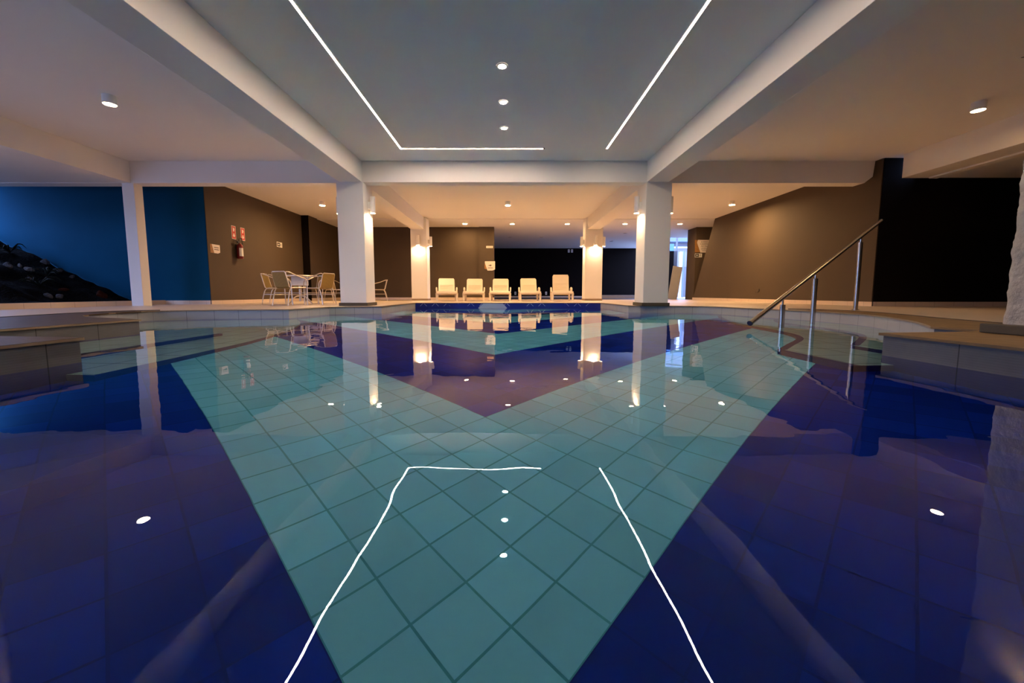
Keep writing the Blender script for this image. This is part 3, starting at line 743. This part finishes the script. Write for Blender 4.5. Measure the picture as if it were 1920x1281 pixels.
# left wall (faces +X): local -Y must point to +X -> rotate +90 deg
def on_left(px, py): P = atx(px, py, -7.85); return (P.x - .002, P.y, P.z)
P = on_left(404, 466.5); t = thing('notice_plaque', 'cream acrylic notice by the blue corner of the brown wall', 'sign', P, PI / 2)
panel(G(), [(-.13, .11), (.16, .11), (.16, -.09), (.08, -.12), (-.06, -.12)], -.008, 0).build('plate', M['paper'], t)
panel(G(), [(-.19, .11), (-.134, .11), (-.064, -.12), (-.19, -.12)], -.006, 0).build('wood_edge', M['wood'], t)
g = G()
for zz, xx0, xx1 in ((.02, -.055, .10), (-.035, -.05, .11)):
    x_ = xx0
    while x_ < xx1: panel(g, rect(x_, x_ + .018, zz, zz + .022), -.0095, -.0078); x_ += .025
g.build('lettering', M['ink'], t)
def ext_sign(px, py, label):
    t = thing('extinguisher_sign', label, 'sign', on_left(px, py), PI / 2)
    panel(G(), rect(-.088, .088, -.185, .185), -.005, 0).build('plate', M['signwhite'], t)
    panel(G(), rect(-.078, .078, -.175, .175), -.0065, -.0045).build('red_field', M['redsign'], t)
    g = G(); panel(g, rect(-.025, .02, .03, .11), -.008, -.006); panel(g, rect(-.038, .01, .115, .128), -.008, -.006); panel(g, [(.012, .11), (.04, .07), (.046, .075), (.018, .124)], -.008, -.006)
    panel(g, [(-.05, -.08), (0, -.14), (.05, -.08), (.02, -.08), (.02, -.03), (-.02, -.03), (-.02, -.08)], -.008, -.006)
    g.build('pictogram', M['signwhite'], t)
ext_sign(438, 436, 'red extinguisher sign farther left, its lower corner behind the hose')
ext_sign(455, 439.5, 'red extinguisher sign farther right, fully clear of the extinguisher')
P = on_left(443, 470); t = thing('fire_extinguisher', 'red fire extinguisher hung on the brown wall below two red signs', 'fire extinguisher', (P[0] + .11, P[1], P[2] - .02)); t.scale = (1, .9, .9)
G().lathe([(0, -.24), (.075, -.24), (.085, -.225), (.085, .16), (.07, .205), (.03, .235), (.025, .26), (0, .26)]).build('cylinder', M['red'], t, True)
g = G(); 
for k in range(9):
    a0, a1 = -1.25 + k * .16, -1.25 + (k + 1) * .16
    vs = [g.bm.verts.new((math.cos(a) * .0865, math.sin(a) * .0865, z_)) for a in (a0, a1) for z_ in (-.16, .10)]
    g.bm.faces.new((vs[0], vs[2], vs[3], vs[1]))
g.build('paper_label', M['signwhite'], t)
G().box(-.018, .018, -.10, .02, .255, .30, bev=.004).box(-.012, .012, -.13, .02, .30, .315).build('valve_head', M['black'], t)
G().tube(cr([(0, -.02, .29), (0, -.02, .37), (0, .04, .43), (0, .11, .40), (0, .13, .30), (.03, .115, .10), (.03, .105, -.12)], 5), .013, 8).build('hose', M['black'], t, True)
G().box(-.1115, -.08, -.03, .03, .05, .22).build('wall_bracket', M['black'], t)
exit_sign('small exit sign on the left brown wall, arrow and running figure', on_left(524, 459), PI / 2)
# back wall end signs
yb = 17.928
P = aty(918, 463.3, yb); t = thing('wall_plate', 'small pale oblong plate high on the wall end above the arrow sign', 'sign', (P.x, yb, P.z))
panel(G(), rect(-.15, .15, -.045, .045), -.006, 0).build('plate', M['paper'], t)
g = G(); x_ = -.11
while x_ < .10: panel(g, rect(x_, x_ + .02, -.012, .014), -.0075, -.0058); x_ += .03
g.build('lettering', M['redsign'], t)
P = aty(919, 499, yb); t = thing('arrow_sign', 'cream acrylic sign with a black arrow pointing right', 'sign', (P.x, yb, P.z))
panel(G(), [(-.23, .21), (.22, .21), (.22, -.15), (.10, -.20), (-.12, -.20), (-.235, .14)], -.012, -.004).build('plate', M['paper'], t)
panel(G(), [(-.25, .10), (-.2, .10), (-.125, -.15), (-.25, -.12)], -.008, 0).build('wood_edge', M['wood'], t)
panel(G(), [(x_ * .13, z_ * .13 + .03) for x_, z_ in ARROW], -.014, -.0118).build('arrow', M['ink'], t)
g = G(); 
for zz in (-.075, -.115):
    x_ = -.10
    while x_ < .13: panel(g, rect(x_, x_ + .017, zz, zz + .02), -.0135, -.0118); x_ += .026
g.build('lettering', M['ink'], t)
# right block signs
yb = 17.998
P = aty(1318, 461.5, yb); t = thing('access_sign', 'cream acrylic wheelchair access sign partly cut off by the slanting wall', 'sign', (P.x, yb, P.z))
s = yb / F
def sp(px, py): q = aty(px, py, yb); return (q.x - P.x, q.z - P.z)
panel(G(), [sp(1306.8, 455), sp(1313, 473.8), sp(1335, 473.8), sp(1341, 455), sp(1338.5, 450), sp(1308.5, 450)][::1], -.012, -.004).build('plate', M['paper'], t)
panel(G(), [sp(1302.8, 473.2), sp(1312.4, 473.2), sp(1306.4, 455), sp(1308, 450.2), sp(1302.8, 450.2)], -.008, 0).build('wood_edge', M['wood'], t)
for body, px, py, sz in (('ACESSO', 1320.5, 453.9, .085), ('CADEIRANTE', 1323.5, 457.8, .085), ('AO PALCO', 1323, 461.8, .085)):
    q = sp(px, py); text(body, sz, Matrix.Translation((q[0], -.0135, q[1])) @ FRONT, t)
g = G()
for py, x0, x1 in ((465.2, 1315, 1333), (467.5, 1314, 1332), (470, 1316, 1326)):
    a = sp(x0, py); bq = sp(x1, py); x_ = a[0]
    while x_ < bq[0]: panel(g, rect(x_, x_ + .020, a[1] - .010, a[1] + .010), -.0135, -.0118); x_ += .034
g.build('lettering', M['ink'], t)
P = aty(1309.5, 479, yb); exit_sign('small exit sign beneath the wheelchair access sign', (P.x, yb, P.z), 0)
# sockets
def socket(loc, rz, label):
    t = thing('wall_socket', label, 'socket', loc, rz, 'pale wall plates on the dark wall')
    panel(G(), rect(-.06, .06, -.10, .10), -.012, 0).build('plate', M['whiteplastic'], t)
    panel(G(), rect(-.025, .025, -.04, .04), -.015, -.0115).build('switch_insert', M['grey'], t); return t
yb = 26.398
P = aty(1066.5, 470.7, yb); s0 = socket((P.x, yb, P.z), 0, 'pale switch plate high on the dark far wall, left of its pair')
P = aty(1072.5, 470.7, yb); dup(s0, (P.x, yb, P.z), 0, 'pale switch plate high on the dark far wall, right of its pair')
P = aty(966.4, 550, yb); dup(s0, (P.x, yb, P.z), 0, 'low wall socket seen between the third and fourth lounger')
P = aty(1024, 550, yb); dup(s0, (P.x, yb, P.z), 0, 'low wall socket seen left of the tallest lounger')
P = atx(1423, 548, 8.24); t = thing('wall_hook', 'small dark hook low on the slanting brown wall', 'hook', (P.x, P.y, P.z))
G().box(-.012, -.0005, -.02, .02, .02, .10).build('plate', M['ink'], t); G().tube([(-.01, 0, .03), (-.05, 0, -.01), (-.05, .06, -.02), (-.05, .09, .02)], .008, 6).build('prong', M['ink'], t)
P = Vector((3.52, 2.80, 1.87)); t = thing('metal_bracket', 'dark metal spike jutting from the rough near right pillar', 'bracket', P)
G().tube([(.06, 0, 0), (-.02, 0, .004), (-.10, 0, -.012)], [.012, .009, .003], 8).build('rod', M['black'], t)

# ------------------------------------------------------------------ beyond the openings on the right
t = thing('leaning_board', 'tall grey board leaning beside the right white pillar opening', 'board', (7.72, 18.7, 0))
G().box(-.22, .22, -.02, .02, 0, 1.55, bev=.004).build('panel', M['grey'], t)
t.rotation_euler = (math.radians(-3), math.radians(9), 0)
cbox('partition_wall', M['dark'], 8.3, 9.30, 22.5, 23.2, 0, 2.64, label='dark partition in front of the outdoor light')
cbox('partition_wall_return', M['greywall'], 9.30, 9.50, 22.5, 23.2, 0, 2.64, label='grey return of the dark partition')
P = aty(1274, 548, 24.0); t = thing('white_post', 'slim white metal post in the bright opening', 'post', (P.x, 24.0, 0))
G().box(-.07, .07, -.06, .06, .03, 2.75).build('shaft', M['whiteplastic'], t); G().box(-.22, .22, -.2, .2, 0, .03).build('foot_plate', M['whiteplastic'], t)
P = aty(1279.5, 548, 25.5); t = thing('steel_upright', 'thin grey upright right of the white post', 'post', (P.x, 25.5, 0))
G().box(-.035, .035, -.035, .035, .02, 2.95).build('shaft', M['beamgrey'], t); G().box(-.12, .12, -.12, .12, 0, .02).build('foot_plate', M['beamgrey'], t)
P = aty(1267.5, 500, 29.5); t = thing('steel_upright', 'tall thin upright above the grey board, dividing the bright opening', 'post', (P.x, 29.5, 0))
G().box(-.05, .05, -.05, .05, .02, 4.6).build('shaft', M['greywall'], t); G().box(-.12, .12, -.12, .12, 0, .02).build('foot_plate', M['beamgrey'], t)
cbox('wall_outdoor_low', M['greywall'], 10.6, 16, 30.0, 30.2, 0, 2.25, label='low grey wall at the outdoor opening')
cbox('wall_outdoor_white', M['facade'], 11.8, 16, 31.0, 31.2, 0, 3.45, label='pale block behind the low grey wall')
cbox('wall_outdoor', M['facade'], 12, 34, 42, 42.4, -1.2, 5.5, label='pale outdoor building seen through the opening')
cbox('roof_outdoor', M['beamgrey'], 11.5, 34, 41.0, 42.4, 5.5, 5.95, label='dark eave of the outdoor building')
cbox('roof_outdoor_slab', M['facade'], 11.5, 34, 41.2, 45, 5.95, 8.0)
cbox('trim_6', M['whiteplastic'], 12, 34, 41.92, 42, 4.95, 5.10, label='white band on the outdoor building')
P = aty(1257.5, 466, 33); o = thing('blue_panel', 'blue panel glimpsed outdoors right of the white pillar', 'panel', (P.x, 33, 0))
G().box(-.45, .25, -.05, .05, 3.3, 4.3).build('face', M['screen'], o); G().box(-.05, .05, -.04, .04, 0, 3.31).build('stand', M['beamgrey'], o)
cbox('floor_platform', M['grey'], 5.0, 7.8, 22.0, 23.4, 0, .18, label='low grey platform in the dark lounge')

# ------------------------------------------------------------------ world, camera, view
W = bpy.data.worlds.new('dusk_sky'); bpy.context.scene.world = W; W.use_nodes = True; nt = W.node_tree
bg = nt.nodes['Background']
tc = N(nt, 'ShaderNodeTexCoord'); sx = N(nt, 'ShaderNodeSeparateXYZ'); nt.links.new(tc.outputs['Generated'], sx.inputs[0])
f = math_(nt, 'MULTIPLY', math_(nt, 'ADD', sx.outputs[2], .02), 9.0, True)
nt.links.new(mixc(nt, f, (.015, .02, .03), (.36, .51, 1.0)), bg.inputs[0]); bg.inputs[1].default_value = 4.2
def portal(name, loc, rot, sx_, sy_):
    l = bpy.data.lights.new(name, 'AREA'); l.shape = 'RECTANGLE'; l.size = sx_; l.size_y = sy_; l.cycles.is_portal = True
    o = bpy.data.objects.new(name, l); C.objects.link(o); o.location = loc; o.rotation_euler = rot; return o
portal('window_portal_left', (-14.05, 8.05, 1.4), (0, -PI / 2, 0), 2.8, 4.9)
portal('window_portal_rear', (-11.35, -3.1, 1.4), (PI / 2, 0, 0), 5.3, 2.8)
portal('window_portal_right', (11.2, 24.0, 3.3), (0, 0, 0), 5.5, 5.2)

cam = bpy.data.cameras.new('camera'); co = bpy.data.objects.new('camera', cam); C.objects.link(co)
co.location = (0, 0, ZC); co.rotation_euler = (PI / 2 - TH, 0, 0)
cam.sensor_fit = 'HORIZONTAL'; cam.sensor_width = 36; cam.lens = F / 1920 * 36
cam.shift_x = (960 - PX) / 1920; cam.shift_y = -(640.5 - PY) / 1920; cam.clip_start = .02; cam.clip_end = 300
S = bpy.context.scene; S.camera = co
S.view_settings.view_transform = 'Standard'; S.view_settings.look = 'None'; S.view_settings.gamma = 1; S.view_settings.use_curve_mapping = False
S.view_settings.exposure = 1.92
cy = S.cycles
cy.use_denoising = True; cy.max_bounces = 14; cy.diffuse_bounces = 6; cy.glossy_bounces = 6; cy.transmission_bounces = 10
cy.caustics_reflective = False; cy.caustics_refractive = True; cy.sample_clamp_indirect = 40.0; cy.blur_glossy = .5
